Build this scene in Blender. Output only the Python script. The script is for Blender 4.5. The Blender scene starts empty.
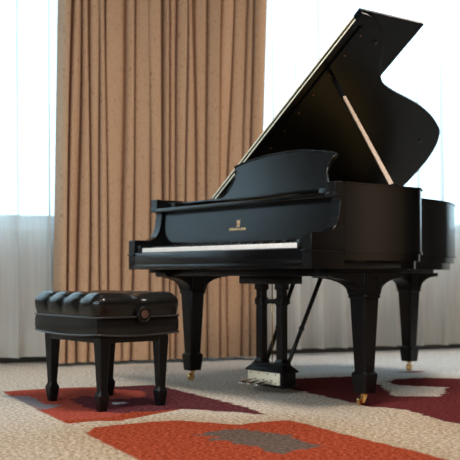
import bpy, bmesh, math, random
import numpy as np
from mathutils import Vector, Matrix
random.seed(7)
R = math.radians
sc = bpy.context.scene
col = sc.collection

# ------------------------------------------------------------------ camera
cam_data = bpy.data.cameras.new('camera')
cam = bpy.data.objects.new('camera', cam_data); col.objects.link(cam)
cam.location = (3.720, -2.842, 0.602)
cam.rotation_euler = (R(90 + 1.679), 0, R(51.365))
cam_data.sensor_width = 36.0
cam_data.lens = 961.279 / 460 * 36
cam_data.shift_y = 15.08 / 460
cam_data.dof.use_dof = True
cam_data.dof.focus_distance = 4.15
cam_data.dof.aperture_fstop = 3.2
cam_data.clip_start = .05
sc.camera = cam

# ------------------------------------------------------------------ world, lights, exposure
world = bpy.data.worlds.new('sky'); sc.world = world; world.use_nodes = True
wn = world.node_tree.nodes; wl = world.node_tree.links
bg = wn['Background']; bg.inputs[0].default_value = (.58, .82, 1.0, 1); bg.inputs[1].default_value = 4.8
vs = sc.view_settings
vs.view_transform = 'Standard'; vs.look = 'None'; vs.exposure = 0.0; vs.gamma = 1.0; vs.use_curve_mapping = False
sc.cycles.use_denoising = True
sc.cycles.max_bounces = 8
sc.cycles.sample_clamp_indirect = 4.0

def area(name, loc, target, sx, sy, power, color):
    l = bpy.data.lights.new(name, 'AREA'); l.shape = 'RECTANGLE'; l.size = sx; l.size_y = sy
    l.energy = power; l.color = color
    o = bpy.data.objects.new(name, l); col.objects.link(o); o.location = loc
    o.rotation_euler = (Vector(target) - Vector(loc)).to_track_quat('-Z', 'Y').to_euler()
    return o
# daylight entering by the window in the wall behind the player's side
area('daylight_front_window', (1.7, -4.92, 1.85), (0, 0, 1.0), 3.0, 1.9, 85, (.86, .94, 1.0))

# ------------------------------------------------------------------ material helpers
def new_mat(name, color=(.5, .5, .5), rough=.5, metal=0, spec=None, coat=0, coat_rough=.1):
    m = bpy.data.materials.new(name); m.use_nodes = True
    b = m.node_tree.nodes['Principled BSDF']
    b.inputs['Base Color'].default_value = (*color, 1)
    b.inputs['Roughness'].default_value = rough
    b.inputs['Metallic'].default_value = metal
    if spec is not None: b.inputs['Specular IOR Level'].default_value = spec
    b.inputs['Coat Weight'].default_value = coat; b.inputs['Coat Roughness'].default_value = coat_rough
    return m
def N(m, t, **k):
    n = m.node_tree.nodes.new(t)
    for a, v in k.items(): setattr(n, a, v)
    return n
def L(m, a, b): m.node_tree.links.new(a, b)
def bsdf(m): return m.node_tree.nodes['Principled BSDF']
def add_bump(m, scale, strength, dist=.002, detail=3, stretch=None):
    tc = N(m, 'ShaderNodeTexCoord'); nz = N(m, 'ShaderNodeTexNoise'); nz.inputs['Scale'].default_value = scale
    nz.inputs['Detail'].default_value = detail
    src = tc.outputs['Object']
    if stretch:
        mp = N(m, 'ShaderNodeMapping'); mp.inputs['Scale'].default_value = stretch; L(m, src, mp.inputs[0]); src = mp.outputs[0]
    L(m, src, nz.inputs['Vector'])
    bp = N(m, 'ShaderNodeBump'); bp.inputs['Strength'].default_value = strength; bp.inputs['Distance'].default_value = dist
    L(m, nz.outputs[0], bp.inputs['Height']); L(m, bp.outputs[0], bsdf(m).inputs['Normal'])
    return nz

black = new_mat('ebony_satin', (.004, .0042, .005), .17, spec=.38)
nz = add_bump(black, 6, .04, .002, 4, (1, 1, 6))
black_lid = new_mat('ebony_lid', (.0022, .0027, .0034), .34, spec=.09)
black_leg = new_mat('ebony_leg', (.0035, .0035, .004), .36, spec=.25)
brass = new_mat('brass', (.80, .52, .20), .25, 1)
bronze = new_mat('dull_bronze', (.32, .16, .07), .5, .5)
pale_brass = new_mat('pale_brass', (.96, .88, .68), .4, .1)
gold_leaf = new_mat('gold_leaf', (.95, .66, .36), .45, .3)
ivory = new_mat('ivory', (.95, .89, .84), .35)
felt = new_mat('red_felt', (.35, .03, .02), .9)
key_black = new_mat('ebony_key', (.01, .01, .01), .3)
steel = new_mat('nickel', (.75, .72, .70), .22, 1)
prop_m = new_mat('prop_tan', (.34, .24, .17), .45)  # even tan for the lower length of the lid prop
spruce = new_mat('spruce', (.45, .28, .13), .5)
iron = new_mat('bronze_plate', (.55, .38, .14), .4, .7)
leather = new_mat('black_leather', (.006, .0055, .005), .26, spec=.32, coat=.12, coat_rough=.12)
add_bump(leather, 260, .08, .0004, 2)
piping_m = new_mat('leather_piping', (.03, .028, .028), .3, coat=.3)
bench_wood = new_mat('bench_wood', (.004, .004, .004), .36, spec=.28)
knob_m = new_mat('brown_knob', (.085, .042, .028), .35)
white_paint = new_mat('white_paint', (.75, .76, .76), .5)
wall_m = new_mat('wall_paint', (.46, .44, .42), .8); add_bump(wall_m, 60, .1)
wall_dark = new_mat('wall_covering', (.09, .075, .06), .8); add_bump(wall_dark, 60, .1)
ceil_m = new_mat('ceiling_paint', (.20, .19, .175), .9); add_bump(ceil_m, 90, .1)
base_m = new_mat('dark_baseboard', (.035, .03, .027), .55)
metal_rail = new_mat('rail', (.3, .3, .3), .4, .8)
frame_m = new_mat('window_frame', (.35, .37, .40), .5)

# ------------------------------------------------------------------ mesh helpers
def link_bm(name, bm, m, parent=None, smooth=False, sub=0):
    me = bpy.data.meshes.new(name)
    bmesh.ops.recalc_face_normals(bm, faces=bm.faces[:])
    bm.to_mesh(me); bm.free()
    for mm in (m if isinstance(m, (list, tuple)) else [m]): me.materials.append(mm)
    o = bpy.data.objects.new(name, me); col.objects.link(o)
    if parent is not None: o.parent = parent
    if smooth:
        for p in me.polygons: p.use_smooth = True
    if sub:
        s = o.modifiers.new('s', 'SUBSURF'); s.levels = sub; s.render_levels = sub
    return o
def autosmooth(o, ang=35):
    me = o.data
    bm = bmesh.new(); bm.from_mesh(me)
    for f in bm.faces: f.smooth = True
    for e in bm.edges:
        if len(e.link_faces) == 2 and e.calc_face_angle(0) > R(ang): e.smooth = False
    bm.to_mesh(me); bm.free()
    return o
def bx(bm, x0, x1, y0, y1, z0, z1, bev=0.0, seg=2, mat=None):
    r = bmesh.ops.create_cube(bm, size=1)
    vs_ = r['verts']
    for v in vs_:
        v.co = Vector(((x0 + x1) / 2 + v.co.x * (x1 - x0), (y0 + y1) / 2 + v.co.y * (y1 - y0), (z0 + z1) / 2 + v.co.z * (z1 - z0)))
    if mat is not None:
        for v in vs_: v.co = mat @ v.co
    if bev > 0:
        es = list({e for v in vs_ for e in v.link_edges})
        bmesh.ops.bevel(bm, geom=es, offset=bev, segments=seg, affect='EDGES', profile=.5)
def box(name, x0, x1, y0, y1, z0, z1, m, parent=None, bev=.002, mat=None):
    bm = bmesh.new(); bx(bm, x0, x1, y0, y1, z0, z1, bev, mat=mat)
    return autosmooth(link_bm(name, bm, m, parent))
def prism(bm, pts, fn, a, b):
    """extrude a 2D polygon between a and b; fn(u,v,t) -> xyz"""
    va = [bm.verts.new(fn(u, v, a)) for u, v in pts]; vb = [bm.verts.new(fn(u, v, b)) for u, v in pts]
    n = len(pts)
    bm.faces.new(va); bm.faces.new(vb[::-1])
    for i in range(n): bm.faces.new((va[i], vb[i], vb[(i + 1) % n], va[(i + 1) % n]))
def strip_solid(bm, outer, inner, z0, z1, closed=False):
    n = len(outer)
    q = [[bm.verts.new((p[0], p[1], z)) for p in ring] for ring, z in ((outer, z0), (outer, z1), (inner, z1), (inner, z0))]
    for i in range(n if closed else n - 1):
        j = (i + 1) % n
        for k in range(4):
            k2 = (k + 1) % 4
            bm.faces.new((q[k][i], q[k][j], q[k2][j], q[k2][i]))
    if not closed:
        bm.faces.new([q[k][0] for k in range(4)]); bm.faces.new([q[k][-1] for k in range(4)][::-1])
def tube(bm, pts, r, seg=10, cap=True):
    pts = [Vector(p) for p in pts]; rings = []
    up = Vector((0, 0, 1))
    for i, p in enumerate(pts):
        d = (pts[min(i + 1, len(pts) - 1)] - pts[max(i - 1, 0)]).normalized()
        s = d.cross(up)
        if s.length < 1e-3: s = d.cross(Vector((1, 0, 0)))
        s.normalize(); t = s.cross(d).normalized()
        rr = r[i] if isinstance(r, (list, tuple)) else r
        rings.append([bm.verts.new(p + (s * math.cos(a) + t * math.sin(a)) * rr) for a in [2 * math.pi * k / seg for k in range(seg)]])
    for a, b in zip(rings, rings[1:]):
        for k in range(seg): bm.faces.new((a[k], a[(k + 1) % seg], b[(k + 1) % seg], b[k]))
    if cap: bm.faces.new(rings[0][::-1]); bm.faces.new(rings[-1])
def lathe(bm, prof, centre, axis='z', seg=24, rot=0.0):
    """prof: (radius, height)"""
    c = Vector(centre); rings = []
    for r, h in prof:
        ring = []
        for k in range(seg):
            a = 2 * math.pi * k / seg + rot
            u, v = r * math.cos(a), r * math.sin(a)
            ring.append(bm.verts.new(c + {'z': Vector((u, v, h)), 'x': Vector((h, u, v)), 'y': Vector((u, h, v))}[axis]))
        rings.append(ring)
    for a, b in zip(rings, rings[1:]):
        for k in range(seg): bm.faces.new((a[k], a[(k + 1) % seg], b[(k + 1) % seg], b[k]))
    bm.faces.new(rings[0][::-1]); bm.faces.new(rings[-1])
def sq_loft(bm, secs, cx, cy, cut=.18):
    """loft of chamfered squares: secs = (half-width x, half-width y, z)"""
    rings = []
    for hx, hy, z in secs:
        c = cut * min(hx, hy)
        P = [(hx, -hy + c), (hx, hy - c), (hx - c, hy), (-hx + c, hy), (-hx, hy - c), (-hx, -hy + c), (-hx + c, -hy), (hx - c, -hy)]
        rings.append([bm.verts.new((cx + a, cy + b, z)) for a, b in P])
    for a, b in zip(rings, rings[1:]):
        for k in range(8): bm.faces.new((a[k], a[(k + 1) % 8], b[(k + 1) % 8], b[k]))
    bm.faces.new(rings[0][::-1]); bm.faces.new(rings[-1])
def empty(name, loc, label=None, cat=None, group=None, rz=0):
    o = bpy.data.objects.new(name, None); col.objects.link(o); o.location = loc; o.rotation_euler = (0, 0, rz)
    o.empty_display_size = .1
    tag(o, label, cat, group); return o
def tag(o, label=None, cat=None, group=None, kind=None):
    if label: o['label'] = label
    if cat: o['category'] = cat
    if group: o['group'] = group
    if kind: o['kind'] = kind
    return o
def struct(o): o['kind'] = 'structure'; return o
def smooth_line(pts, n=6):
    out = []
    P = [pts[0]] + list(pts) + [pts[-1]]
    for i in range(1, len(P) - 2):
        p0, p1, p2, p3 = [Vector((*p, 0)) for p in P[i - 1:i + 3]]
        for k in range(n):
            t = k / n
            q = .5 * ((2 * p1) + (-p0 + p2) * t + (2 * p0 - 5 * p1 + 4 * p2 - p3) * t * t + (-p0 + 3 * p1 - 3 * p2 + p3) * t ** 3)
            out.append((q.x, q.y))
    out.append(tuple(pts[-1][:2])); return out
def offset_line(pts, d):
    out = []
    for i, p in enumerate(pts):
        a = Vector((*pts[max(i - 1, 0)], 0)); b = Vector((*pts[min(i + 1, len(pts) - 1)], 0))
        t = (b - a).normalized(); n = Vector((-t.y, t.x, 0))
        out.append((p[0] + n.x * d, p[1] + n.y * d))
    return out

# ------------------------------------------------------------------ room shell
# window wall frame: s runs along the wall, d is the distance into the room
WO = Vector((-2.274, .0397, 0)); WT = Vector((.3051, .9523, 0)); WN = Vector((.9523, -.3051, 0))
def W(s, d, z=0): return WO + WT * s + WN * d + Vector((0, 0, z))
def wprism(bm, s0, s1, d0, d1, z0, z1, bev=0):
    mat = Matrix(((WT.x, WN.x, 0, WO.x), (WT.y, WN.y, 0, WO.y), (0, 0, 1, 0), (0, 0, 0, 1)))
    bx(bm, s0, s1, d0, d1, z0, z1, bev, mat=mat)
ROOM_H = 3.3
S0, S1 = -5.45, 6.78
WIN = [(-2.9, .42), (1.55, 5.9)]; SILL, HEAD = .93, 2.95
# floor with carpet regions stored as signed distances
POLY = dict(
 A=[(-0.842,-0.68),(-0.815,-0.436),(-0.726,-0.218),(-0.656,-0.094),(-0.61,0.073),(-0.442,0.067),(0.317,-0.065),(0.614,-0.153),(0.516,-0.182),(0.471,-0.19),(0.393,-0.239),(0.239,-0.333),(0.303,-0.542),(0.363,-0.733),(0.301,-0.81),(0.299,-0.938),(-0.132,-0.847)],
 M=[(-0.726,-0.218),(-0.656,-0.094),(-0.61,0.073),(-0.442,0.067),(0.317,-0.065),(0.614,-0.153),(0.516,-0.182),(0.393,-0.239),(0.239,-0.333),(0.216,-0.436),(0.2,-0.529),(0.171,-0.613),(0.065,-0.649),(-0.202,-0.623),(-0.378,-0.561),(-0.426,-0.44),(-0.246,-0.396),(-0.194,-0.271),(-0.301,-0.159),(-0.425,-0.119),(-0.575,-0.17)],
 G=[(-0.686,-0.735),(-0.625,-0.69),(-0.577,-0.66),(-0.396,-0.7),(-0.252,-0.739),(-0.25,-0.684),(-0.185,-0.709),(-0.132,-0.798),(-0.132,-0.847),(-0.417,-0.782)],
 B=[(0.531,-0.994),(0.445,-0.895),(0.442,-0.783),(0.456,-0.659),(0.493,-0.544),(0.641,-0.469),(0.748,-0.417),(0.729,-0.359),(0.763,-0.19),(0.864,-0.189),(1.132,-0.243),(1.723,-0.342),(2.02,-0.386),(2.131,-1.041),(1.902,-1.327),(1.097,-1.126)],
 H=[(0.797,-0.698),(0.813,-0.568),(0.824,-0.479),(0.888,-0.456),(1.047,-0.42),(1.191,-0.479),(1.3,-0.5),(1.294,-0.598),(1.312,-0.692),(1.213,-0.7),(1.13,-0.683),(0.997,-0.689),(0.935,-0.733),(0.924,-0.645),(0.867,-0.681)],
 C=[(-0.378,0.834),(-0.362,0.888),(-0.273,1.17),(-0.256,1.243),(-0.041,1.094),(0.109,1.07),(0.263,0.949),(0.539,0.742),(0.678,0.916),(0.47,1.207),(0.436,1.236),(0.357,1.173),(0.216,1.107),(0.066,1.195),(0.018,1.33),(0.075,1.511),(0.231,1.63),(0.488,1.836),(1.61,0.467),(1.608,0.211),(1.287,0.274),(0.941,0.398),(0.833,0.411),(0.688,0.383),(0.462,0.431),(-0.007,0.54),(-0.245,0.605)],
 K=[(-0.357,1.296),(-0.359,1.577),(-0.235,1.93),(-0.116,1.88),(-0.021,1.626),(-0.022,1.363),(0.043,1.199),(-0.006,1.137),(-0.252,1.248)],
 P=[(-0.23,1.60),(-0.24,1.75),(-0.169,1.80),(-0.125,1.68)],
 Wt=[(-0.124,-0.471),(-0.137,-0.392),(-0.078,-0.413),(-0.058,-0.496)])
def sdf(P, X, Y):
    P = np.array(P); d = np.full(X.shape, 1e9); inside = np.zeros(X.shape, bool)
    for i in range(len(P)):
        a, b = P[i], P[(i + 1) % len(P)]
        e = b - a; t = np.clip(((X - a[0]) * e[0] + (Y - a[1]) * e[1]) / (e @ e), 0, 1)
        d = np.minimum(d, np.hypot(X - a[0] - t * e[0], Y - a[1] - t * e[1]))
        if a[1] != b[1]:
            c = ((a[1] > Y) != (b[1] > Y)) & (X < (b[0] - a[0]) * (Y - a[1]) / (b[1] - a[1]) + a[0])
            inside ^= c
    return np.where(inside, d, -d)
def axis(lo, a, b, hi, fine, coarse):
    return np.unique(np.round(np.concatenate([np.arange(lo, a, coarse), np.arange(a, b, fine), np.arange(b, hi + 1e-6, coarse), [hi]]), 4))
xs = axis(-4.2, -1.0, 2.4, 5.0, .0225, .25); ys = axis(-5.2, -1.6, 2.2, 6.6, .0225, .25)
X, Y = np.meshgrid(xs, ys); nx, ny = len(xs), len(ys)
co = np.stack([X.ravel(), Y.ravel(), np.zeros(X.size)], 1)
me = bpy.data.meshes.new('floor')
idx = np.arange(nx * ny).reshape(ny, nx)
quads = np.stack([idx[:-1, :-1], idx[:-1, 1:], idx[1:, 1:], idx[1:, :-1]], -1).reshape(-1, 4)
qx = X.ravel()[quads].max(1); qy = Y.ravel()[quads].mean(1)
quads = quads[qx > -2.30 + .3204 * qy - .15]
me.from_pydata(co.tolist(), [], quads.tolist())
for k, P in POLY.items():
    at = me.attributes.new('reg_' + k, 'FLOAT', 'POINT'); at.data.foreach_set('value', sdf(P, X, Y).ravel().astype(np.float32))
floor = bpy.data.objects.new('floor', me); col.objects.link(floor); struct(floor)

carpet = new_mat('patterned_carpet', (.4, .35, .3), .95, spec=.1)
tc = N(carpet, 'ShaderNodeTexCoord')
def noise(scale, detail=2, vec=None, rough=.5):
    n = N(carpet, 'ShaderNodeTexNoise'); n.inputs['Scale'].default_value = scale; n.inputs['Detail'].default_value = detail
    n.inputs['Roughness'].default_value = rough
    L(carpet, vec if vec is not None else tc.outputs['Object'], n.inputs['Vector']); return n.outputs[0]
def math_(op, a, b=None, c=None):
    n = N(carpet, 'ShaderNodeMath', operation=op)
    for i, v in enumerate((a, b, c)):
        if v is None: continue
        if isinstance(v, (int, float)): n.inputs[i].default_value = v
        else: L(carpet, v, n.inputs[i])
    return n.outputs[0]
def ramp(src, stops, interp='LINEAR'):
    r = N(carpet, 'ShaderNodeValToRGB'); r.color_ramp.interpolation = interp
    while len(r.color_ramp.elements) < len(stops): r.color_ramp.elements.new(.5)
    for e, (p, c) in zip(r.color_ramp.elements, stops): e.position = p; e.color = (*c, 1)
    L(carpet, src, r.inputs[0]); return r.outputs[0]
def mix(f, a, b):
    n = N(carpet, 'ShaderNodeMix', data_type='RGBA')
    if isinstance(f, (int, float)): n.inputs[0].default_value = f
    else: L(carpet, f, n.inputs[0])
    for i, v in ((6, a), (7, b)):
        if isinstance(v, tuple): n.inputs[i].default_value = (*v, 1)
        else: L(carpet, v, n.inputs[i])
    return n.outputs[2]
fine = noise(62, 4, rough=.85); tuft = noise(170, 1); big = noise(1.3, 2); ragged = noise(14, 5, rough=.7)
gx = N(carpet, 'ShaderNodeSeparateXYZ'); L(carpet, tc.outputs['Object'], gx.inputs[0])
# loops: pale and darker yarns; beige drifts to cooler grey at the back, lightened as painted window light
beige = ramp(fine, [(.37, (.24, .195, .15)), (.5, (.62, .545, .46)), (.62, (.90, .84, .76))])
greyy = ramp(fine, [(.37, (.32, .31, .30)), (.5, (.76, .755, .74)), (.62, (.96, .96, .95))])
far = N(carpet, 'ShaderNodeMapRange'); far.inputs[1].default_value = .2; far.inputs[2].default_value = 1.3
L(carpet, math_('ADD', math_('MULTIPLY', gx.outputs[1], 1.0), math_('MULTIPLY', math_('SUBTRACT', big, .5), 1.2)), far.inputs[0])
base = mix(far.outputs[0], beige, greyy)
warm = N(carpet, 'ShaderNodeMapRange'); warm.inputs[1].default_value = .25; warm.inputs[2].default_value = 1.1; warm.inputs[4].default_value = .75
golden = ramp(fine, [(.36, (.15, .095, .055)), (.5, (.43, .315, .205)), (.62, (.72, .59, .44))])
L(carpet, math_('SUBTRACT', gx.outputs[0], math_('MULTIPLY', gx.outputs[1], .45)), warm.inputs[0])
base = mix(warm.outputs[0], base, golden)
def region(name, jag, soft=.006):
    a = N(carpet, 'ShaderNodeAttribute', attribute_name='reg_' + name)
    d = math_('ADD', a.outputs['Fac'], math_('MULTIPLY', math_('SUBTRACT', ragged, .5), jag))
    d = math_('ADD', d, math_('MULTIPLY', math_('SUBTRACT', fine, .5), .03))
    mr = N(carpet, 'ShaderNodeMapRange'); mr.inputs[1].default_value = -soft; mr.inputs[2].default_value = soft
    L(carpet, d, mr.inputs[0]); return mr.outputs[0], a.outputs['Fac']
orange = ramp(fine, [(.36, (.13, .017, .009)), (.5, (.32, .052, .023)), (.63, (.52, .13, .065))])
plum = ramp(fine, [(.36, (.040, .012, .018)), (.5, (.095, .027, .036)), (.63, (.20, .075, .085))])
rose = ramp(fine, [(.30, (.19, .030, .022)), (.5, (.40, .075, .050)), (.72, (.56, .16, .12))])
maroon = ramp(fine, [(.30, (.050, .011, .015)), (.5, (.120, .025, .025)), (.72, (.24, .065, .065))])
slate = ramp(fine, [(.34, (.045, .038, .030)), (.5, (.105, .090, .075)), (.68, (.22, .19, .16))])
blueg = ramp(fine, [(.30, (.10, .11, .13)), (.5, (.20, .22, .25)), (.72, (.33, .34, .37))])
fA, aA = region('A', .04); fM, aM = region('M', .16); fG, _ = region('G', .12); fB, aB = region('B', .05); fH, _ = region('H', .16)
fC, aC = region('C', .16); fK, _ = region('K', .10); fP, _ = region('P', .06); fW, _ = region('Wt', .08)
c = base
# golden yarn borders round the shapes
def border(f_attr, w):
    mr = N(carpet, 'ShaderNodeMapRange'); mr.inputs[1].default_value = -w; mr.inputs[2].default_value = -.02
    L(carpet, f_attr, mr.inputs[0]); return math_('MULTIPLY', mr.outputs[0], .75)
c = mix(border(aB, .22), c, golden); c = mix(math_('MULTIPLY', border(aC, .30), .7), c, golden)
c = mix(math_('MULTIPLY', fK, .45), c, greyy)
c = mix(fA, c, mix(math_('GREATER_THAN', math_('ADD', gx.outputs[0], big), .75), rose, orange))
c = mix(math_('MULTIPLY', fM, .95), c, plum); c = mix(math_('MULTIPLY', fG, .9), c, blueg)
c = mix(math_('MULTIPLY', fW, .7), c, greyy)
c = mix(fB, c, orange); c = mix(math_('MULTIPLY', fH, .92), c, slate)
c = mix(fC, c, maroon); c = mix(math_('MULTIPLY', fP, .7), c, rose)
L(carpet, c, bsdf(carpet).inputs['Base Color'])
bsdf(carpet).inputs['Specular IOR Level'].default_value = 0
bp = N(carpet, 'ShaderNodeBump'); bp.inputs['Strength'].default_value = 1.0; bp.inputs['Distance'].default_value = .010
L(carpet, math_('ADD', fine, math_('MULTIPLY', tuft, .5)), bp.inputs['Height']); L(carpet, bp.outputs[0], bsdf(carpet).inputs['Normal'])
me.materials.append(carpet)

bm = bmesh.new(); prism(bm, [(-4.12, -5.2), (5, -5.2), (5, 6.6), (-.36, 6.6)], lambda u, v, t_: (u, v, t_), ROOM_H, ROOM_H + .1); struct(link_bm('ceiling', bm, ceil_m))
ground_m = new_mat('pale_paving', (.42, .42, .40), .9); add_bump(ground_m, 8, .2)
bm = bmesh.new(); prism(bm, [(-30, -25), (-10.4, -25), (1.6, 12.3), (8, 32), (-30, 32)], lambda u, v, t_: (u, v, t_), -.75, -.6); struct(link_bm('ground', bm, ground_m))
# window wall: sill wall, header and piers around two openings
bm = bmesh.new()
wprism(bm, S0, S1, -.2, 0, -.02, SILL); wprism(bm, S0, S1, -.2, 0, HEAD, ROOM_H)
for a, b in ((S0, WIN[0][0]), (WIN[0][1], WIN[1][0]), (WIN[1][1], S1)): wprism(bm, a, b, -.2, 0, SILL, HEAD)
struct(link_bm('wall_left', bm, wall_m))
bm = bmesh.new(); bx(bm, 4.9, 5.0, -5.2, 6.6, 0, ROOM_H); struct(link_bm('wall_right', bm, wall_dark))
bm = bmesh.new(); bx(bm, -.2, 5, 6.5, 6.6, 0, ROOM_H); struct(link_bm('wall_back', bm, wall_dark))
bm = bmesh.new()
bx(bm, -3.95, 5, -5.2, -5.1, 0, .85); bx(bm, -3.95, 5, -5.2, -5.1, 2.85, ROOM_H); bx(bm, -3.95, .1, -5.2, -5.1, .85, 2.85); bx(bm, 3.3, 5, -5.2, -5.1, .85, 2.85)
struct(link_bm('wall_front', bm, wall_dark))
bm = bmesh.new(); wprism(bm, S0, S1, 0, .018, 0, .10, .003); struct(link_bm('baseboard_left', bm, base_m))
# windows
glass = bpy.data.materials.new('window_glass'); glass.use_nodes = True
gn = glass.node_tree; gn.nodes.remove(gn.nodes['Principled BSDF'])
tr = gn.nodes.new('ShaderNodeBsdfTransparent'); gl = gn.nodes.new('ShaderNodeBsdfGlossy'); mx = gn.nodes.new('ShaderNodeMixShader')
tr.inputs[0].default_value = (.93, .97, .97, 1); gl.inputs['Roughness'].default_value = .03; mx.inputs[0].default_value = .06
gn.links.new(tr.outputs[0], mx.inputs[1]); gn.links.new(gl.outputs[0], mx.inputs[2]); gn.links.new(mx.outputs[0], gn.nodes['Material Output'].inputs[0])
for wi, (a, b) in enumerate(WIN):
    wroot = empty('window_%d' % (wi + 1), W((a + b) / 2, -.1, SILL)); struct(wroot)
    inv = Matrix.Translation(-wroot.location)
    bm = bmesh.new()
    for z0, z1 in ((SILL, SILL + .07), (HEAD - .07, HEAD)): wprism(bm, a, b, -.13, -.06, z0, z1, .004)
    n = 4 if wi == 0 else 2
    for k in range(n + 1):
        s = a + (b - a) * k / n
        wprism(bm, max(a, s - .035), min(b, s + .035), -.13, -.06, SILL + .0701, HEAD - .0701, .004)
    bmesh.ops.transform(bm, matrix=inv, verts=bm.verts[:]); link_bm('window_frame', bm, frame_m, wroot)
    bm = bmesh.new(); wprism(bm, a, b, -.099, -.093, SILL + .03, HEAD - .03)
    bmesh.ops.transform(bm, matrix=inv, verts=bm.verts[:]); link_bm('window_pane', bm, glass, wroot)
    bm = bmesh.new(); wprism(bm, a - .03, b + .03, -.055, .015, SILL - .035, SILL - .001, .006)
    bmesh.ops.transform(bm, matrix=inv, verts=bm.verts[:]); link_bm('window_sill', bm, white_paint, wroot)
wroot = empty('window_3', (1.7, -5.15, .85)); struct(wroot)
bm = bmesh.new()
bx(bm, -1.6, 1.6, -.03, .03, 0, .07); bx(bm, -1.6, 1.6, -.03, .03, 1.93, 2.0)
for k in range(4): x = -1.565 + k * 1.043; bx(bm, x - .035, x + .035, -.03, .03, .071, 1.929)
link_bm('window_frame', bm, frame_m, wroot)
bm = bmesh.new(); bx(bm, -1.59, 1.59, -.004, .004, .03, 1.97); link_bm('window_pane', bm, glass, wroot)
# ceiling lamps (recessed round downlights, warm)
lamp_glow = bpy.data.materials.new('warm_diffuser'); lamp_glow.use_nodes = True
e = bsdf(lamp_glow); e.inputs['Emission Color'].default_value = (1, .70, .45, 1); e.inputs['Emission Strength'].default_value = 1.5
def downlight(x, y, power, colr, size):
    bm = bmesh.new(); lathe(bm, [(size / 2 + .03, 0), (size / 2 + .03, -.012), (size / 2, -.016), (size / 2, -.01)], (0, 0, 0), 'z', 32)
    o = link_bm('ceiling_lamp', bm, white_paint); o.location = (x, y, ROOM_H)
    tag(o, 'recessed round warm ceiling lamp above the carpet', 'lamp', 'recessed ceiling lamps')
    bm = bmesh.new(); lathe(bm, [(size / 2 - .01, -.011), (size / 2 - .01, -.019)], (0, 0, 0), 'z', 32)
    link_bm('diffuser', bm, lamp_glow, o)
    l = bpy.data.lights.new('lamp_light', 'AREA'); l.shape = 'DISK'; l.size = size; l.energy = power; l.color = colr
    lo = bpy.data.objects.new('lamp_light', l); col.objects.link(lo); lo.parent = o; lo.location = (0, 0, -.03)
for x, y, pw in ((1.3, -3.2, 20), (3.2, -3.4, 14), (1.2, -.5, 60), (-.1, 2.8, 40)):
    downlight(x, y, pw * 1.5, (1, .90, .80), .9)
# warm upright wall lamp on the right-hand wall; it glows in the piano's treble side
wlamp = empty('wall_lamp', (4.88, 4.75, 1.25), 'tall warm wall lamp on the right-hand wall', 'lamp')
bm = bmesh.new(); bx(bm, -.015, .018, -.12, .12, -.65, .65, .005); link_bm('back_plate', bm, metal_rail, wlamp)
bm = bmesh.new(); lathe(bm, [(.07, -.6), (.08, -.59), (.08, .59), (.07, .6)], (-.06, 0, 0), 'z', 24); link_bm('glass_shade', bm, lamp_glow, wlamp, smooth=True)
wl_ = area('lamp_light', (4.73, 4.75, 1.25), (0, .4, 1.1), .12, 2.1, 1.5, (1, .58, .30))

# ------------------------------------------------------------------ curtains
sheer = bpy.data.materials.new('sheer_voile'); sheer.use_nodes = True
t = sheer.node_tree; t.nodes.remove(t.nodes['Principled BSDF'])
def sn(k, **kw):
    n = t.nodes.new(k)
    for a, v in kw.items(): setattr(n, a, v)
    return n
di = sn('ShaderNodeBsdfDiffuse'); tl = sn('ShaderNodeBsdfTranslucent'); tp = sn('ShaderNodeBsdfTransparent')
di.inputs[0].default_value = (.84, .80, .74, 1); tl.inputs[0].default_value = (.86, .88, .88, 1)
m1 = sn('ShaderNodeMixShader'); m1.inputs[0].default_value = .6; m2 = sn('ShaderNodeMixShader')
t.links.new(di.outputs[0], m1.inputs[1]); t.links.new(tl.outputs[0], m1.inputs[2])
tcx = sn('ShaderNodeTexCoord'); mp = sn('ShaderNodeMapping'); mp.inputs['Scale'].default_value = (5, 5, .3)
nn = sn('ShaderNodeTexNoise'); nn.inputs['Scale'].default_value = 2.5; nn.inputs['Detail'].default_value = 4
t.links.new(tcx.outputs['Object'], mp.inputs[0]); t.links.new(mp.outputs[0], nn.inputs['Vector'])
mr = sn('ShaderNodeMapRange'); mr.inputs[1].default_value = .3; mr.inputs[2].default_value = .7; mr.inputs[3].default_value = .56; mr.inputs[4].default_value = .80
t.links.new(nn.outputs[0], mr.inputs[0]); t.links.new(mr.outputs[0], m2.inputs[0])
t.links.new(tp.outputs[0], m2.inputs[1]); t.links.new(m1.outputs[0], m2.inputs[2]); t.links.new(m2.outputs[0], t.nodes['Material Output'].inputs[0])

def cloth(name, fn, s0, s1, z0, z1, ns, nz_, m, parent=None, thick=0):
    bm = bmesh.new(); g = []
    for j in range(nz_ + 1):
        z = z0 + (z1 - z0) * j / nz_
        row = []
        for i in range(ns + 1):
            s = s0 + (s1 - s0) * i / ns
            ds, d = fn(s, z); row.append(bm.verts.new(W(s + ds, d, z)))
        g.append(row)
    for j in range(nz_):
        for i in range(ns): bm.faces.new((g[j][i], g[j][i + 1], g[j + 1][i + 1], g[j + 1][i]))
    o = link_bm(name, bm, m, parent, smooth=True)
    if thick:
        s = o.modifiers.new('solid', 'SOLIDIFY'); s.thickness = thick
    return o
rs = random.Random(3)
ph = [rs.uniform(0, 6.28) for _ in range(8)]
def sheer_fn(s, z):
    k = 1 - .25 * z / 3
    d = .200 + k * (.044 * math.sin(s * 31 + ph[0] + .9 * math.sin(s * 4.1 + ph[4])) + .016 * math.sin(s * 67 + ph[1] + math.sin(s * 9)) + .006 * math.sin(s * 13 + ph[2] + z * .5))
    return (.046 * math.sin(s * 31 + ph[0] + 1.3 + .9 * math.sin(s * 4.1 + ph[4]) + z * .3), d)
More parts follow.
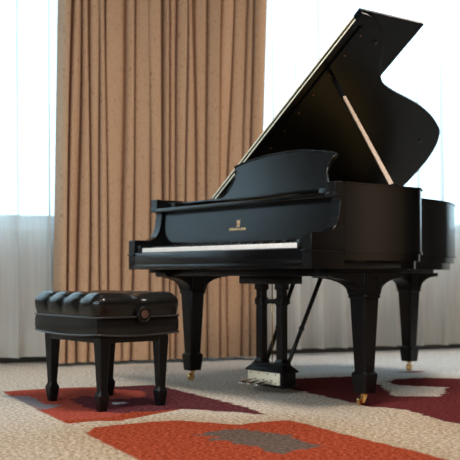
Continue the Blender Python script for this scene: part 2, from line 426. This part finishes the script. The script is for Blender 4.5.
for k, (a, b, lab) in enumerate(((-3.1, .34, 'white sheer curtain at left, before the window left of the brown drapes'), (1.64, 6.0, 'white sheer curtain behind the grand piano, right of the brown drapes'))):
    root = empty('sheer_curtain', W((a + b) / 2, .2, .05), lab, 'curtain')
    ns = int((b - a) / .006)
    o = cloth('sheer_panel', sheer_fn, a, b, .05, 3.18, ns, 14, sheer)
    h = cloth('hem', lambda s, z: (sheer_fn(s, z)[0], sheer_fn(s, z)[1] + .004), a, b, .05, .235, ns, 2, sheer)
    bm = bmesh.new(); tube(bm, [W(a - .05, .200, 3.2), W(b + .05, .200, 3.2)], .012); r = link_bm('curtain_rod', bm, metal_rail)
    for q in (o, h, r):
        q.parent = root; q.matrix_parent_inverse = Matrix.Translation(-root.location)

drape_m = new_mat('brown_drape', (.3, .2, .13), .85, spec=.2)
tc2 = N(drape_m, 'ShaderNodeTexCoord'); mpp = N(drape_m, 'ShaderNodeMapping'); mpp.inputs['Rotation'].default_value = (R(32), 0, 0); mpp.inputs['Scale'].default_value = (40, 170, 48)
L(drape_m, tc2.outputs['Object'], mpp.inputs[0])
n1 = N(drape_m, 'ShaderNodeTexNoise'); n1.inputs['Scale'].default_value = 1.0; n1.inputs['Detail'].default_value = 1; L(drape_m, mpp.outputs[0], n1.inputs['Vector'])
rp = N(drape_m, 'ShaderNodeValToRGB'); rp.color_ramp.elements[0].position = .30; rp.color_ramp.elements[1].position = .37
rp.color_ramp.elements[0].color = (.32, .18, .10, 1); rp.color_ramp.elements[1].color = (.50, .305, .185, 1)
L(drape_m, n1.outputs[0], rp.inputs[0]); L(drape_m, rp.outputs[0], bsdf(drape_m).inputs['Base Color'])
bsdf(drape_m).inputs['Sheen Weight'].default_value = .1
bq = N(drape_m, 'ShaderNodeBump'); bq.inputs['Strength'].default_value = .1; bq.inputs['Distance'].default_value = .002
L(drape_m, n1.outputs[0], bq.inputs['Height']); L(drape_m, bq.outputs[0], bsdf(drape_m).inputs['Normal'])
def drape(s_edges, label, seed, lean):
    """broad box pleats with a narrow deep crease at every edge"""
    rr = random.Random(seed)
    cr = [(rr.uniform(.10, .19), rr.uniform(-.02, .02), rr.uniform(-.03, .015)) for _ in s_edges]
    bow = [rr.uniform(-1, 1) for _ in s_edges]
    def fn(s, z):
        i = max(0, min(len(s_edges) - 2, sum(1 for e_ in s_edges if e_ <= s) - 1))
        a, b = s_edges[i], s_edges[i + 1]
        t_ = min(1, max(0, (s - a) / (b - a))); w = b - a
        u = abs(2 * t_ - 1)
        soft = .5 + .5 * (1 - min(1, z / 2.6))
        sg = 1 if t_ > .5 else -1; gap = .0045 + .0035 * (bow[i] + 1) * (.4 + .6 * z / 3); f0 = 1 - 2 * gap / w
        if u < .74: f = u / .74 * f0; p = 1 - .22 * (u / .74) ** 3
        else: q_ = (u - .74) / .26; f = f0 + (1 - f0) * q_ ** 2; p = .78 * (1 - q_)
        fold_ds = sg * (f - u) * w / 2
        dep = cr[i][0] * (1 - t_) + cr[i + 1][0] * t_
        d = .270 + dep * p * (.75 + .25 * soft) + cr[i][2] * math.cos((t_ - .5) * 2.6) * .6 + .014 * bow[i] * (t_ - .5)
        ds = cr[i][1] * math.sin(math.pi * t_) * (z / 2) + .011 * math.sin(s * 17 + seed + 1.1 * z) * min(1, (s - s_edges[0]) / .1, (s_edges[-1] - s) / .1) + .006 * math.sin(s * 41 + 2.3 * z) * min(1, (s - s_edges[0]) / .1, (s_edges[-1] - s) / .1) + lean(s, z) + fold_ds
        return ds, d
    root = empty('drape', W((s_edges[0] + s_edges[-1]) / 2, .18, .025), label, 'curtain', 'heavy brown drapes')
    o = cloth('drape_panel', fn, s_edges[0], s_edges[-1], .025, 3.15, int((s_edges[-1] - s_edges[0]) / .0035), 30, drape_m)
    bm = bmesh.new(); tube(bm, [W(s_edges[0] - .03, .32, 3.18), W(s_edges[-1] + .03, .32, 3.18)], .015); r = link_bm('curtain_rod', bm, metal_rail)
    for q in (o, r):
        q.parent = root; q.matrix_parent_inverse = Matrix.Translation(-root.location)
drape([.262, .329, .396, .456, .53, .591, .707, .763, .874, .968], 'left brown patterned drape panel hanging beside the bright window at left', 5, lambda s, z: .010 * (s < .36) * (z - 1.6))
drape([1.0*.972, 1.016, 1.073, 1.13, 1.20, 1.284, 1.372, 1.454, 1.552, 1.60, 1.70], 'right brown patterned drape panel hanging behind the piano keyboard', 11,
      lambda s, z: (.035 * max(0, z - 1.2) if s > 1.5 else .035 * max(0, z - 1.2) * max(0, (s - 1.2) / .3)))

# ------------------------------------------------------------------ grand piano
ORG = Vector((0, 1.0, 0))
piano = empty('grand_piano', ORG, 'black grand piano with propped open lid standing before the brown drapes', 'piano')
def P_(o, parent=None):
    """hang an object modelled in world coordinates under the piano (or one of its parts)"""
    o.parent = parent or piano
    if parent is None: o.matrix_parent_inverse = Matrix.Translation(-ORG)
    return o
HW = .722
tre = smooth_line([(HW, .66), (.712, .72), (.655, .80), (.560, .880), (.475, .950), (.398, 1.03), (.345, 1.12), (.305, 1.24), (.270, 1.39), (.222, 1.54), (.145, 1.69), (.070, 1.80), (-.005, 1.870), (-.080, 1.930), (-.18, 1.972), (-.32, 1.985), (-.46, 1.980), (-.58, 1.95), (-.665, 1.89), (-.712, 1.80), (-HW, 1.69)], 5)
outline = [(HW, y) for y in (.200, .3, .45, .58)] + tre + [(-HW, y) for y in (1.5, 1.2, .9, .6, .3, .200)]
def rim_part(name, d_out, d_in, z0, z1, m, pts=outline):
    bm = bmesh.new(); strip_solid(bm, offset_line(pts, -d_out) if d_out else pts, offset_line(pts, d_in), z0, z1)
    return P_(autosmooth(link_bm(name, bm, m), 30))
# outline runs treble front -> tail -> bass front, so the left normal points inwards
RT = 1.001
rim = rim_part('case_rim', 0, .052, .700, RT, black)
rim_part('rim_top_lip', .007, .048, RT, RT + .007, black)
rim_part('rim_bead', .005, .04, .692, .702, black)
rim_part('lower_moulding', -.008, .06, .660, .692, black)
rim_part('lower_moulding', -.030, .09, .622, .660, black)
# arms (cheeks) in front of the rim, scrolled profile (y, z)
prof = [(0.0, .622), (0.0, .775), (.004, .781), (.092, .781)]
for k in range(1, 9):
    a = k / 8 * math.pi / 2
    prof.append((.092 + .082 * math.sin(a), .781 + .115 * (1 - math.cos(a))))
prof += [(.178, .915), (.176, .932), (.168, .937), (.140, .939), (.140, .957), (.146, .960), (.146, RT + .007), (.20, RT + .007), (.20, .622)]
for s in (-1, 1):
    bm = bmesh.new(); x0, x1 = sorted((s * HW, s * (HW - .058)))
    prism(bm, prof, lambda u, v, t_: (t_, u, v), x0, x1)
    o = autosmooth(link_bm('arm', bm, black), 25); P_(o)
    bv = o.modifiers.new('b', 'BEVEL'); bv.width = .002; bv.segments = 2; bv.limit_method = 'ANGLE'
    # little overhanging base bead of the arm
    P_(box('arm_base', x0 - .004, x1 + .004, -.006, .2, .696, .706, black, bev=.003))
    # key block
    x0, x1 = sorted((s * .6635, s * .617))
    P_(box('key_block', x0, x1, .012, .17, .712, .752, black, bev=.004))
# keybed, keyslip
P_(box('keybed', -.70, .70, .02, .60, .628, .700, black, bev=.004))
P_(box('keyslip', -.664, .664, .0, .02, .640, .712, black, bev=.007))
P_(box('front_rail', -.664, .664, -.005, .03, .622, .648, black, bev=.004))
# soundboard, plate and underside
inner = offset_line(outline, .05)
def slab(name, pts, z0, z1, m):
    bm = bmesh.new(); prism(bm, pts, lambda u, v, t_: (u, v, t_), z0, z1)
    return P_(link_bm(name, bm, m))
slab('soundboard', [p for p in offset_line(outline, .055) if p[1] > .5], .80, .81, spruce)
slab('iron_plate', [p for p in offset_line(outline, .075) if p[1] > .45], .86, .872, iron)
for (xa, ya, xb, yb) in ((-.55, .6, -.30, 1.88), (.0, .6, -.15, 1.85), (.5, .6, .12, 1.55)):
    bm = bmesh.new(); d = Vector((xb - xa, yb - ya, 0)).normalized(); nrm = Vector((-d.y, d.x, 0)) * .04
    pts = [(xa + nrm.x, ya + nrm.y), (xb + nrm.x, yb + nrm.y), (xb - nrm.x, yb - nrm.y), (xa - nrm.x, ya - nrm.y)]
    prism(bm, pts, lambda u, v, t_: (u, v, t_), .66, .78); P_(link_bm('underside_beam', bm, black_leg))
P_(box('leg_plate', -.655, .60, .20, .60, .588, .627, black_leg, bev=.006))
# fallboard (concave, leaning back to the keys) and its capping rail
fp = [(.196, .938), (.187, .86), (.178, .775), (.178, .758), (.184, .750), (.262, .750), (.262, .938)]
bm = bmesh.new(); prism(bm, fp, lambda u, v, t_: (t_, u, v), -.662, .662); fall = P_(autosmooth(link_bm('fallboard', bm, black), 30))
P_(box('fallboard_cap', -.6635, .6635, .138, .30, .937, .957, black, bev=.004))
P_(box('name_felt', -.613, .613, .226, .26, .746, .750, felt, bev=0))
def text(name, body, size, loc, m, sx=1, parent=None, weight=.0):
    cu = bpy.data.curves.new(name, 'FONT'); cu.body = body; cu.size = size; cu.align_x = 'CENTER'; cu.align_y = 'CENTER'; cu.extrude = .0006; cu.offset = weight
    to = bpy.data.objects.new(name, cu); col.objects.link(to)
    bpy.context.view_layer.update()
    dg = bpy.context.evaluated_depsgraph_get()
    me_ = bpy.data.meshes.new_from_object(to.evaluated_get(dg)); bpy.data.objects.remove(to)
    o = bpy.data.objects.new(name, me_); col.objects.link(o); me_.materials.clear(); me_.materials.append(m)
    me_.transform(Matrix.Translation(loc) @ Matrix.Rotation(R(90), 4, 'X') @ Matrix.Diagonal((sx, 1, 1, 1)))
    return o
P_(text('lettering', 'STEINWAY & SONS', .0165, (-.004, .1815, .8215), gold_leaf, .92, weight=.0005))
# lyre emblem above the lettering
bm = bmesh.new()
ez = .840
for s in (-1, 1):
    tube(bm, [(s * .002, .1855, ez), (s * .010, .1855, ez + .004), (s * .0125, .1855, ez + .011), (s * .008, .1855, ez + .018), (s * .009, .1855, ez + .024), (s * .012, .1855, ez + .027)], .0022, 6)
tube(bm, [(-.011, .1855, ez + .022), (.011, .1855, ez + .022)], .0014, 6)
for k in (-1, 0, 1): tube(bm, [(k * .004, .1855, ez + .003), (k * .004, .1855, ez + .024)], .001, 6)
bx(bm, -.012, .012, .1815, .1860, ez - .006, ez - .001)
P_(link_bm('emblem', bm, gold_leaf))
# keys
kw = 1.226 / 52
bm = bmesh.new(); bx(bm, -kw / 2 + .0005, kw / 2 - .0005, 0, .20, -.022, 0, .001, 1)
wk = link_bm('white_key', bm, ivory); wk.location = (0, 0, 0)
def piano_copy(o, loc):
    c_ = o.copy(); col.objects.link(c_); c_.parent = piano; c_.matrix_parent_inverse = Matrix.Translation(-ORG); c_.location = loc; return c_
bm = bmesh.new()
prism(bm, [(0, 0), (.004, .011), (.14, .012), (.14, 0)], lambda u, v, t_: (t_, u, v), -.0055, .0055)
bk = link_bm('black_key', bm, key_black)
first_w = first_b = True
for i in range(52):
    loc = (-.613 + kw * (i + .5), .016, .736)
    if first_w: P_(wk); wk.location = loc; first_w = False
    else: piano_copy(wk, loc)
    note = i % 7  # the lowest key is A: A B C D E F G
    if i < 51 and note in (0, 2, 3, 5, 6):
        loc = (-.613 + kw * (i + 1), .066, .736)
        if first_b: P_(bk); bk.location = loc; first_b = False
        else: piano_copy(bk, loc)
# music desk and its shelf
n_d = Vector((0, .19, -.08)).normalized()      # points away from the player (down the back)
dsk = [(-.52, 1.003), (-.46, 1.010), (-.415, 1.025), (-.385, 1.050), (-.368, 1.085), (-.362, 1.125), (-.372, 1.160), (-.398, 1.188)]
top = [(-.30, 1.208), (-.15, 1.228), (0, 1.234), (.15, 1.228), (.30, 1.208)]
poly = dsk + top + [(-a, b) for a, b in dsk[::-1]]
bm = bmesh.new()
def dfn(u, v, t_): y = .403 + (v - 1.0) * .42; return (u, y + t_ * .92, v - t_ * .39)
prism(bm, poly, dfn, 0, .016); desk = P_(link_bm('music_desk', bm, black)); bv = desk.modifiers.new('b', 'BEVEL'); bv.width = .003; bv.segments = 2; bv.limit_method = 'ANGLE'; bv.angle_limit = R(20)
bm = bmesh.new()   # raised border along the top and the curved sides
ol = dsk[1:] + top + [(-a, b) for a, b in dsk[::-1][:-1]]
tube(bm, [dfn(a, b, -.001) for a, b in ol], .005, 6); P_(link_bm('desk_border', bm, black, smooth=True))
P_(box('music_shelf', -.655, .655, .30, .50, .984, 1.0, black, bev=.004))
for s in (-1, 1): P_(box('shelf_slide', s * .607 - .046, s * .607 + .046, .20, .31, .957, .988, black, bev=.004))
# lid
TH = R(35.9); cT, sT = math.cos(TH), math.sin(TH)
def lp(s, y, w): return (-HW + s * cT - w * sT, y, RT + .009 + s * sT + w * cT)
YF = .583
LT = .018
lid_edge = [(0, YF), (1.474, YF), (1.472, .625), (1.464, .668)] + smooth_line([(1.450, .715), (1.41, .785), (1.345, .852), (1.278, .903), (1.191, .962), (1.120, 1.030), (1.068, 1.110), (1.028, 1.239), (.992, 1.397), (.950, 1.547), (.891, 1.693), (.822, 1.815), (.765, 1.876), (.665, 1.938), (.539, 1.978), (.409, 1.990), (.284, 1.990), (.150, 1.965), (.05, 1.90), (0, 1.80)], 4)
bm = bmesh.new(); prism(bm, lid_edge, lambda u, v, t_: lp(u, v, t_), 0, LT)
lid = P_(autosmooth(link_bm('lid', bm, black_lid), 25)); bv = lid.modifiers.new('b', 'BEVEL'); bv.width = .002; bv.segments = 2; bv.limit_method = 'ANGLE'; bv.angle_limit = R(40)
flap = [(0, YF + .002), (1.477, YF + .002), (1.477, 1.068), (1.472, 1.074), (0, 1.074)]
bm = bmesh.new(); prism(bm, flap, lambda u, v, t_: lp(u, v, t_ + (v - YF) * .028), LT + .004, 2 * LT + .004)
fl = P_(link_bm('front_flap', bm, black_lid)); bv = fl.modifiers.new('b', 'BEVEL'); bv.width = .003; bv.segments = 2; bv.limit_method = 'ANGLE'
for w0 in (.007, LT + .010):
    bm = bmesh.new(); prism(bm, [(.01, w0), (1.425, w0), (1.425, w0 + .0065), (.01, w0 + .0065)], lambda u, v, t_: lp(u, t_, v), YF - .002, YF + .004)
    P_(link_bm('lid_hinge', bm, pale_brass), )
bm = bmesh.new(); tube(bm, [lp(.01, YF - .001, LT + .003), lp(1.42, YF - .001, LT + .003)], .0035, 8); P_(link_bm('hinge_knuckle', bm, black_lid, smooth=True))
# batten under the lid, bumpers and screw caps
bm = bmesh.new(); prism(bm, [(.03, YF + .045), (1.40, YF + .045), (1.40, YF + .065), (.03, YF + .065)], lambda u, v, t_: lp(u, v, t_), -.010, .0)
P_(link_bm('lid_batten', bm, black_lid))
for k, s in enumerate((.213, .355, .497, .639, .781, .922, 1.068, 1.21, 1.349)):
    bm = bmesh.new()
    c0 = Vector(lp(s, .678, .001)); c1 = Vector(lp(s, .678, -.004)); tube(bm, [c0, c1], .0048, 10); P_(link_bm('lid_button', bm, bronze, smooth=False))
for s, y in ((1.33, .80), (.80, 1.10), (.70, 1.75)):
    bm = bmesh.new(); tube(bm, [Vector(lp(s, y, .001)), Vector(lp(s, y, -.012))], [.010, .008], 12); P_(link_bm('rubber_bumper', bm, key_black))
# prop stick: flat dark-edged stick with paler face
pb = Vector((HW - .030, .545, RT + .012)); pt = Vector(lp(1.075, .697, -.004))
def stick(name, a, b, w, th, m, up=Vector((0, 1, 0)), parent=None):
    d = (b - a).normalized(); s_ = d.cross(up).normalized(); t2 = s_.cross(d).normalized()
    bm = bmesh.new(); vv = []
    for p, k in ((a, 1.0), (b, .72)):
        vv.append([bm.verts.new(p + s_ * (w / 2 * i * k) + t2 * (th / 2 * j)) for i, j in ((-1, -1), (1, -1), (1, 1), (-1, 1))])
    for k in range(4): bm.faces.new((vv[0][k], vv[0][(k + 1) % 4], vv[1][(k + 1) % 4], vv[1][k]))
    bm.faces.new(vv[0][::-1]); bm.faces.new(vv[1])
    o = link_bm(name, bm, m); bv = o.modifiers.new('b', 'BEVEL'); bv.width = .0015; bv.segments = 2
    return P_(o, parent)
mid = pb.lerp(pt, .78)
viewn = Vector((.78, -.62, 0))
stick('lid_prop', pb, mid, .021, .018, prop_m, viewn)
stick('lid_prop_tip', mid - (pt - pb).normalized() * .0, pt, .018, .018, black, viewn)
stick('short_prop', pb + Vector((-.03, .02, 0)), pb.lerp(pt, .96) + Vector((-.014, .0, -.004)), .012, .012, black, viewn)
P_(box('prop_socket', HW - .055, HW - .005, .525, .565, RT + .007, RT + .014, black, bev=.002))
# lid hinges on the spine
for y in (.75, 1.25, 1.7): P_(box('spine_hinge', -HW - .004, -HW + .002, y - .06, y + .06, RT - .03, RT + .02, brass, bev=.001))
# legs
def leg(cx, cy, ya, yb, wo=(-.011, -.012)):
    """ya / yb: reach of the bracket towards the front / tail"""
    bm = bmesh.new()
    sq_loft(bm, [(.038, .038, .058), (.0465, .0465, .135), (.0465, .0465, .146), (.038, .038, .153), (.0345, .0345, .156), (.036, .036, .17), (.051, .051, .482), (.051, .051, .486), (.058, .058, .492), (.058, .058, .500), (.054, .054, .505)], cx, cy, .22)
    bx(bm, cx - .054, cx + .054, cy - .054, cy + .054, .504, .605, .003)
    o = P_(autosmooth(link_bm('leg', bm, black_leg), 20))
    # arched brackets either side
    for sgn, reach in ((-1, ya), (1, yb)):
        pts = [(0, .604), (0, .515)]
        for k in range(0, 9):
            a = k / 8 * math.pi / 2
            pts.append((reach * (1 - math.cos(a)) * .92 + .004, .515 + .070 * math.sin(a)))
        pts += [(reach, .588), (reach, .604)]
        bm = bmesh.new(); prism(bm, pts, lambda u, v, t_: (t_, cy + sgn * (.050 + u), v), cx - .050, cx + .050)
        P_(autosmooth(link_bm('bracket', bm, black_leg, ), 25), o)
        for xx in (cx - .050, cx + .050):
            bm = bmesh.new(); tube(bm, [(xx, cy + sgn * (.050 + u), v) for u, v in pts[1:-2]], .004, 6)
            P_(link_bm('bracket_bead', bm, black_leg, smooth=True), o)
    bm = bmesh.new()       # framed panel on the two outward faces
    for (a0, a1, z0, z1) in ((-.044, .044, .588, .596), (-.044, .044, .512, .520), (-.044, -.036, .520, .588), (.036, .044, .520, .588)):
        bx(bm, cx + .052, cx + .059, cy + a0, cy + a1, z0, z1, .001, 1)
        bx(bm, cx + a0, cx + a1, cy - .059, cy - .052, z0, z1, .001, 1)
    P_(link_bm('framed_panel', bm, black_leg), o)
    # caster
    bm = bmesh.new()
    lathe(bm, [(.020, .060), (.020, .054), (.012, .050), (.012, .044)], (cx, cy, 0), 'z', 16)
    for s in (-1, 1):
        prism(bm, [(-.010, .050), (.008, .050), (-.010, .014), (-.022, .012), (-.026, .022)], lambda u, v, t_: (cx + t_ * .78 + u * -wo[0] * 56, cy + u * -wo[1] * 42, v), s * .012 - .002, s * .012 + .002)
    P_(link_bm('caster', bm, brass), o)
    bm = bmesh.new(); lathe(bm, [(.010, -.010), (.020, -.009), (.0205, 0), (.020, .009), (.010, .010)], (cx + wo[0], cy + wo[1], .0205), 'x', 20)
    P_(autosmooth(link_bm('caster_wheel', bm, brass)), o)
    return o
leg(.665, .385, .24, .17)
leg(-.655, .385, .17, .17, (-.002, -.010))
leg(-.262, 1.765, .16, .17, (.006, -.010))
P_(box('leg_block', .60, .705, .14, .62, .603, .6225, black_leg, bev=.004))
P_(box('leg_block', -.705, -.605, .12, .62, .603, .6225, black_leg, bev=.004))
P_(box('leg_block', -.330, -.20, 1.50, 1.93, .603, .66, black_leg, bev=.004))
# pedal lyre
LX, LY = .005, .365
bm = bmesh.new(); bx(bm, LX - .21, LX + .14, LY - .01, LY + .12, .547, .588, .004)
lyre = P_(autosmooth(link_bm('pedal_lyre', bm, black_leg)))
bm = bmesh.new(); bx(bm, LX - .135, LX + .14, LY - .012, LY + .075, .036, .106, .003)
sv = [(LX - .145, LX + .150, LY - .022, LY + .085, .104), (LX - .145, LX + .150, LY - .022, LY + .085, .110), (LX - .115, LX + .115, LY + .002, LY + .065, .138), (LX - .115, LX + .115, LY + .002, LY + .065, .145)]
rings = [[bm.verts.new((x, y, z)) for x, y in ((a, c_), (b, c_), (b, d_), (a, d_))] for a, b, c_, d_, z in sv]
for a, b in zip(rings, rings[1:]):
    for k in range(4): bm.faces.new((a[k], a[(k + 1) % 4], b[(k + 1) % 4], b[k]))
bm.faces.new(rings[0][::-1]); bm.faces.new(rings[-1])
bx(bm, LX - .145, LX + .150, LY - .022, LY + .082, .028, .040, .003)
P_(autosmooth(link_bm('pedal_box', bm, black_leg)), lyre)
for s in (-1, 1):
    cx, cy = LX + s * .078, LY + .035
    bm = bmesh.new()
    sq_loft(bm, [(.034, .030, .140), (.034, .030, .152), (.028, .026, .160), (.023, .023, .168), (.023, .023, .440), (.029, .028, .444), (.029, .028, .474), (.022, .022, .478), (.022, .022, .515), (.030, .028, .520), (.030, .028, .550)], cx, cy, .25)
    P_(autosmooth(link_bm('column', bm, black_leg), 20), lyre)
    bm = bmesh.new(); a = Vector((LX + s * .085, .43, .13)); b = Vector((s * .10, .69, .64))
    tube(bm, [a, a.lerp(b, .35), a.lerp(b, .36), a.lerp(b, .38), a.lerp(b, .39), b], [.011, .011, .015, .015, .011, .012], 10)
    P_(link_bm('brace', bm, black_leg, smooth=False), lyre)
P_(box('crossbar', LX - .11, LX + .125, LY + .02, LY + .05, .447, .470, black_leg, bev=.002), lyre)
for x in (.005,):
    bm = bmesh.new(); tube(bm, [(LX + x, LY + .035, .13), (LX + x, LY + .035, .62)], .0026, 8); P_(link_bm('pedal_rod', bm, brass, smooth=True), lyre)
P_(box('pedal_plate', LX - .128, LX + .118, LY - .017, LY - .011, .042, .103, pale_brass, bev=.001), lyre)
bm = bmesh.new()
for x in (-.10, -.04, .03, .09):
    for z in (.05, .093): lathe(bm, [(.004, -.0185), (.003, -.0165)], (LX + x, LY, z), 'y', 8)
P_(link_bm('plate_screw', bm, key_black), lyre)
for x in (-.065, -.005, .055):
    bm = bmesh.new(); rows = []
    for y, w, z, th in ((0, .010, .062, .012), (-.045, .011, .060, .012), (-.075, .019, .056, .011), (-.105, .022, .052, .010), (-.120, .017, .049, .008), (-.127, .008, .047, .006)):
        rows.append([bm.verts.new((LX + x + a * w, LY + .002 + y, z + b * th)) for a, b in ((-1, -.5), (-.6, .5), (.6, .5), (1, -.5))])
    for a, b in zip(rows, rows[1:]):
        for k in range(4): bm.faces.new((a[k], a[(k + 1) % 4], b[(k + 1) % 4], b[k]))
    bm.faces.new(rows[0]); bm.faces.new(rows[-1][::-1])
    P_(link_bm('pedal', bm, steel, smooth=True), lyre)

# ------------------------------------------------------------------ piano bench
bx0, bx1, by0, by1 = -.425, .138, -.708, -.285
BC = Vector(((bx0 + bx1) / 2, (by0 + by1) / 2, 0)); hx, hy = (bx1 - bx0) / 2, (by1 - by0) / 2
bench = empty('piano_bench', BC, 'black tufted leather piano bench with tapered wooden legs and side knob', 'bench')
def cushion(name, z0, z1, r, tufts, belly, m):
    """rounded box on a fine grid; tufts=(nx, ny) puffs on its top"""
    bm = bmesh.new(); h = (z1 - z0) / 2; nxx, nyy, nzz = 56, 42, 14
    def shape(x, y, z):
        # x,y,z in [-1,1] on the cube surface
        p = Vector((x * hx, y * hy, z * h))
        rb = r if z > 0 else .008
        q = Vector((max(-hx + r, min(hx - r, p.x)), max(-hy + r, min(hy - r, p.y)), max(-h + rb, min(h - r, p.z))))
        d = p - q
        if d.length > 1e-7:
            n = d.normalized(); rr = r if z > -.2 else None
            k = Vector((d.x / r, d.y / r, d.z / (r if d.z > 0 else rb)))
            mlen = max(abs(k.x), abs(k.y), abs(k.z)); kn = k.normalized() * mlen
            p = q + Vector((kn.x * r, kn.y * r, kn.z * (r if d.z > 0 else rb)))
        if belly:
            t_ = 1 - z * z
            p.x += math.copysign(belly * t_ * abs(x) ** 6, x) * (1 - y * y * .6); p.y += math.copysign(belly * t_ * abs(y) ** 6, y) * (1 - x * x * .6)
        if tufts:
            w = min(1, max(0, (z + .75) / 1.0))
            u = (x + 1) / 2 * tufts[0]; v = (y + 1) / 2 * tufts[1]
            def groove(t__, n_):
                k = round(t__)
                if k <= 0 or k >= n_: return 0
                dd = abs(t__ - k); return math.exp(-(dd / .16) ** 1.4)
            gu, gv = groove(u, tufts[0]), groove(v, tufts[1])
            fu = 1 if (u < .5 or u > tufts[0] - .5) else abs(math.sin(math.pi * u)) ** .7; fv = 1 if (v < .5 or v > tufts[1] - .5) else abs(math.sin(math.pi * v)) ** .7
            g = max(gu, gv) * .009 + gu * gv * .014
            dome = .010 * (fu * fv)
            nrm = Vector((p.x / hx, p.y / hy, 0)); side = max(abs(x), abs(y)) > .999
            if side and abs(z) < .999:
                onx = abs(x) >= abs(y)
                g = (gv if onx else gu) * .008; dome = .007 * (fv if onx else fu)
                wr = .0012 * math.sin((v if onx else u) * 38 + 3 * z)
                nrm = Vector((math.copysign(1, x), 0, .25)) if onx else Vector((0, math.copysign(1, y), .25))
                p += nrm * (dome - g + wr) * w
            else: p += Vector((0, 0, dome - g))
        return BC + Vector((p.x * 1.018, p.y * 1.022, p.z)) + Vector((0, 0, (z0 + z1) / 2))
    def grid(f, a, b):
        g = [[bm.verts.new(shape(*f(-1 + 2 * i / a, -1 + 2 * j / b))) for i in range(a + 1)] for j in range(b + 1)]
        for j in range(b):
            for i in range(a): bm.faces.new((g[j][i], g[j][i + 1], g[j + 1][i + 1], g[j + 1][i]))
    for s in (-1, 1):
        grid(lambda a, b: (a, b, s), nxx, nyy); grid(lambda a, b: (a, s, b), nxx, nzz); grid(lambda a, b: (s, a, b), nyy, nzz)
    bmesh.ops.remove_doubles(bm, verts=bm.verts[:], dist=.0012)
    o = link_bm(name, bm, m, smooth=True); return o
def B_(o, parent=None):
    o.parent = parent or bench
    if parent is None: o.matrix_parent_inverse = Matrix.Translation(-BC)
    return o
B_(cushion('seat_cushion', .404, .509, .040, (4, 2), .014, leather))
# skirt with its lower edge bowed on each side
def skirt_z(t_): return .337 - .010 * (1 - t_ * t_)
bm = bmesh.new(); loop = []
n = 20
for s0_, f in enumerate((lambda t_: (t_ * hx, -hy), lambda t_: (hx, t_ * hy), lambda t_: (-t_ * hx, hy), lambda t_: (-hx, -t_ * hy))):
    for i in range(n):
        t_ = -1 + 2 * i / n; x, y = f(t_); bulge = .006 * (1 - t_ ** 6)
        x += bulge * (0 if abs(y) == hy else math.copysign(1, x)); y += bulge * (math.copysign(1, y) if abs(y) == hy else 0)
        loop.append((x, y, t_))
rings = []
for fz, off in ((0, 0), (.3, .003), (.7, .003), (1, -.001)):
    ring = []
    for x, y, t_ in loop:
        z = skirt_z(t_) * (1 - fz) + .410 * fz
        ring.append(bm.verts.new((BC.x + x * (1 + off / hx), BC.y + y * (1 + off / hy), z)))
    rings.append(ring)
m_ = len(loop)
for a, b in zip(rings, rings[1:]):
    for k in range(m_): bm.faces.new((a[k], a[(k + 1) % m_], b[(k + 1) % m_], b[k]))
bm.faces.new(rings[0][::-1]); bm.faces.new(rings[-1])
B_(link_bm('seat_skirt', bm, leather, smooth=False)); autosmooth(bpy.data.objects['seat_skirt'], 50)
for z, nm in ((.410, 0), (None, 1)):
    bm = bmesh.new()
    pts = [(BC.x + x * 1.012, BC.y + y * 1.014, z if z else skirt_z(t_)) for x, y, t_ in loop]
    tube(bm, pts + [pts[0]], .0042, 8); B_(link_bm('piping', bm, piping_m, smooth=True))
# wooden frame and legs
B_(box('apron', bx0 + .03, bx1 - .03, by0 + .03, by1 - .03, .296, .336, bench_wood, bev=.004))
for lx in (bx0 + .058, bx1 - .056):
    for ly in (by0 + .058, by1 - .056):
        bm = bmesh.new()
        sq_loft(bm, [(.017, .017, 0), (.026, .026, .062), (.026, .026, .068), (.019, .019, .084), (.0175, .0175, .09), (.0285, .0285, .30), (.0285, .0285, .318)], lx, ly, .2)
        B_(autosmooth(link_bm('leg', bm, bench_wood), 20))
# adjusting knob on the end facing the camera
bm = bmesh.new(); kc = (bx1 + .004, -.487, .421)
lathe(bm, [(.020, -.006), (.020, .010), (.036, .014), (.0375, .020), (.036, .030), (.030, .034), (.026, .031), (.024, .030)], kc, 'x', 32)
kb = B_(autosmooth(link_bm('adjustment_knob', bm, leather), 35))
bm = bmesh.new(); lathe(bm, [(.018, .028), (.018, .033), (.010, .035)], kc, 'x', 24); B_(link_bm('knob_face', bm, knob_m), kb)
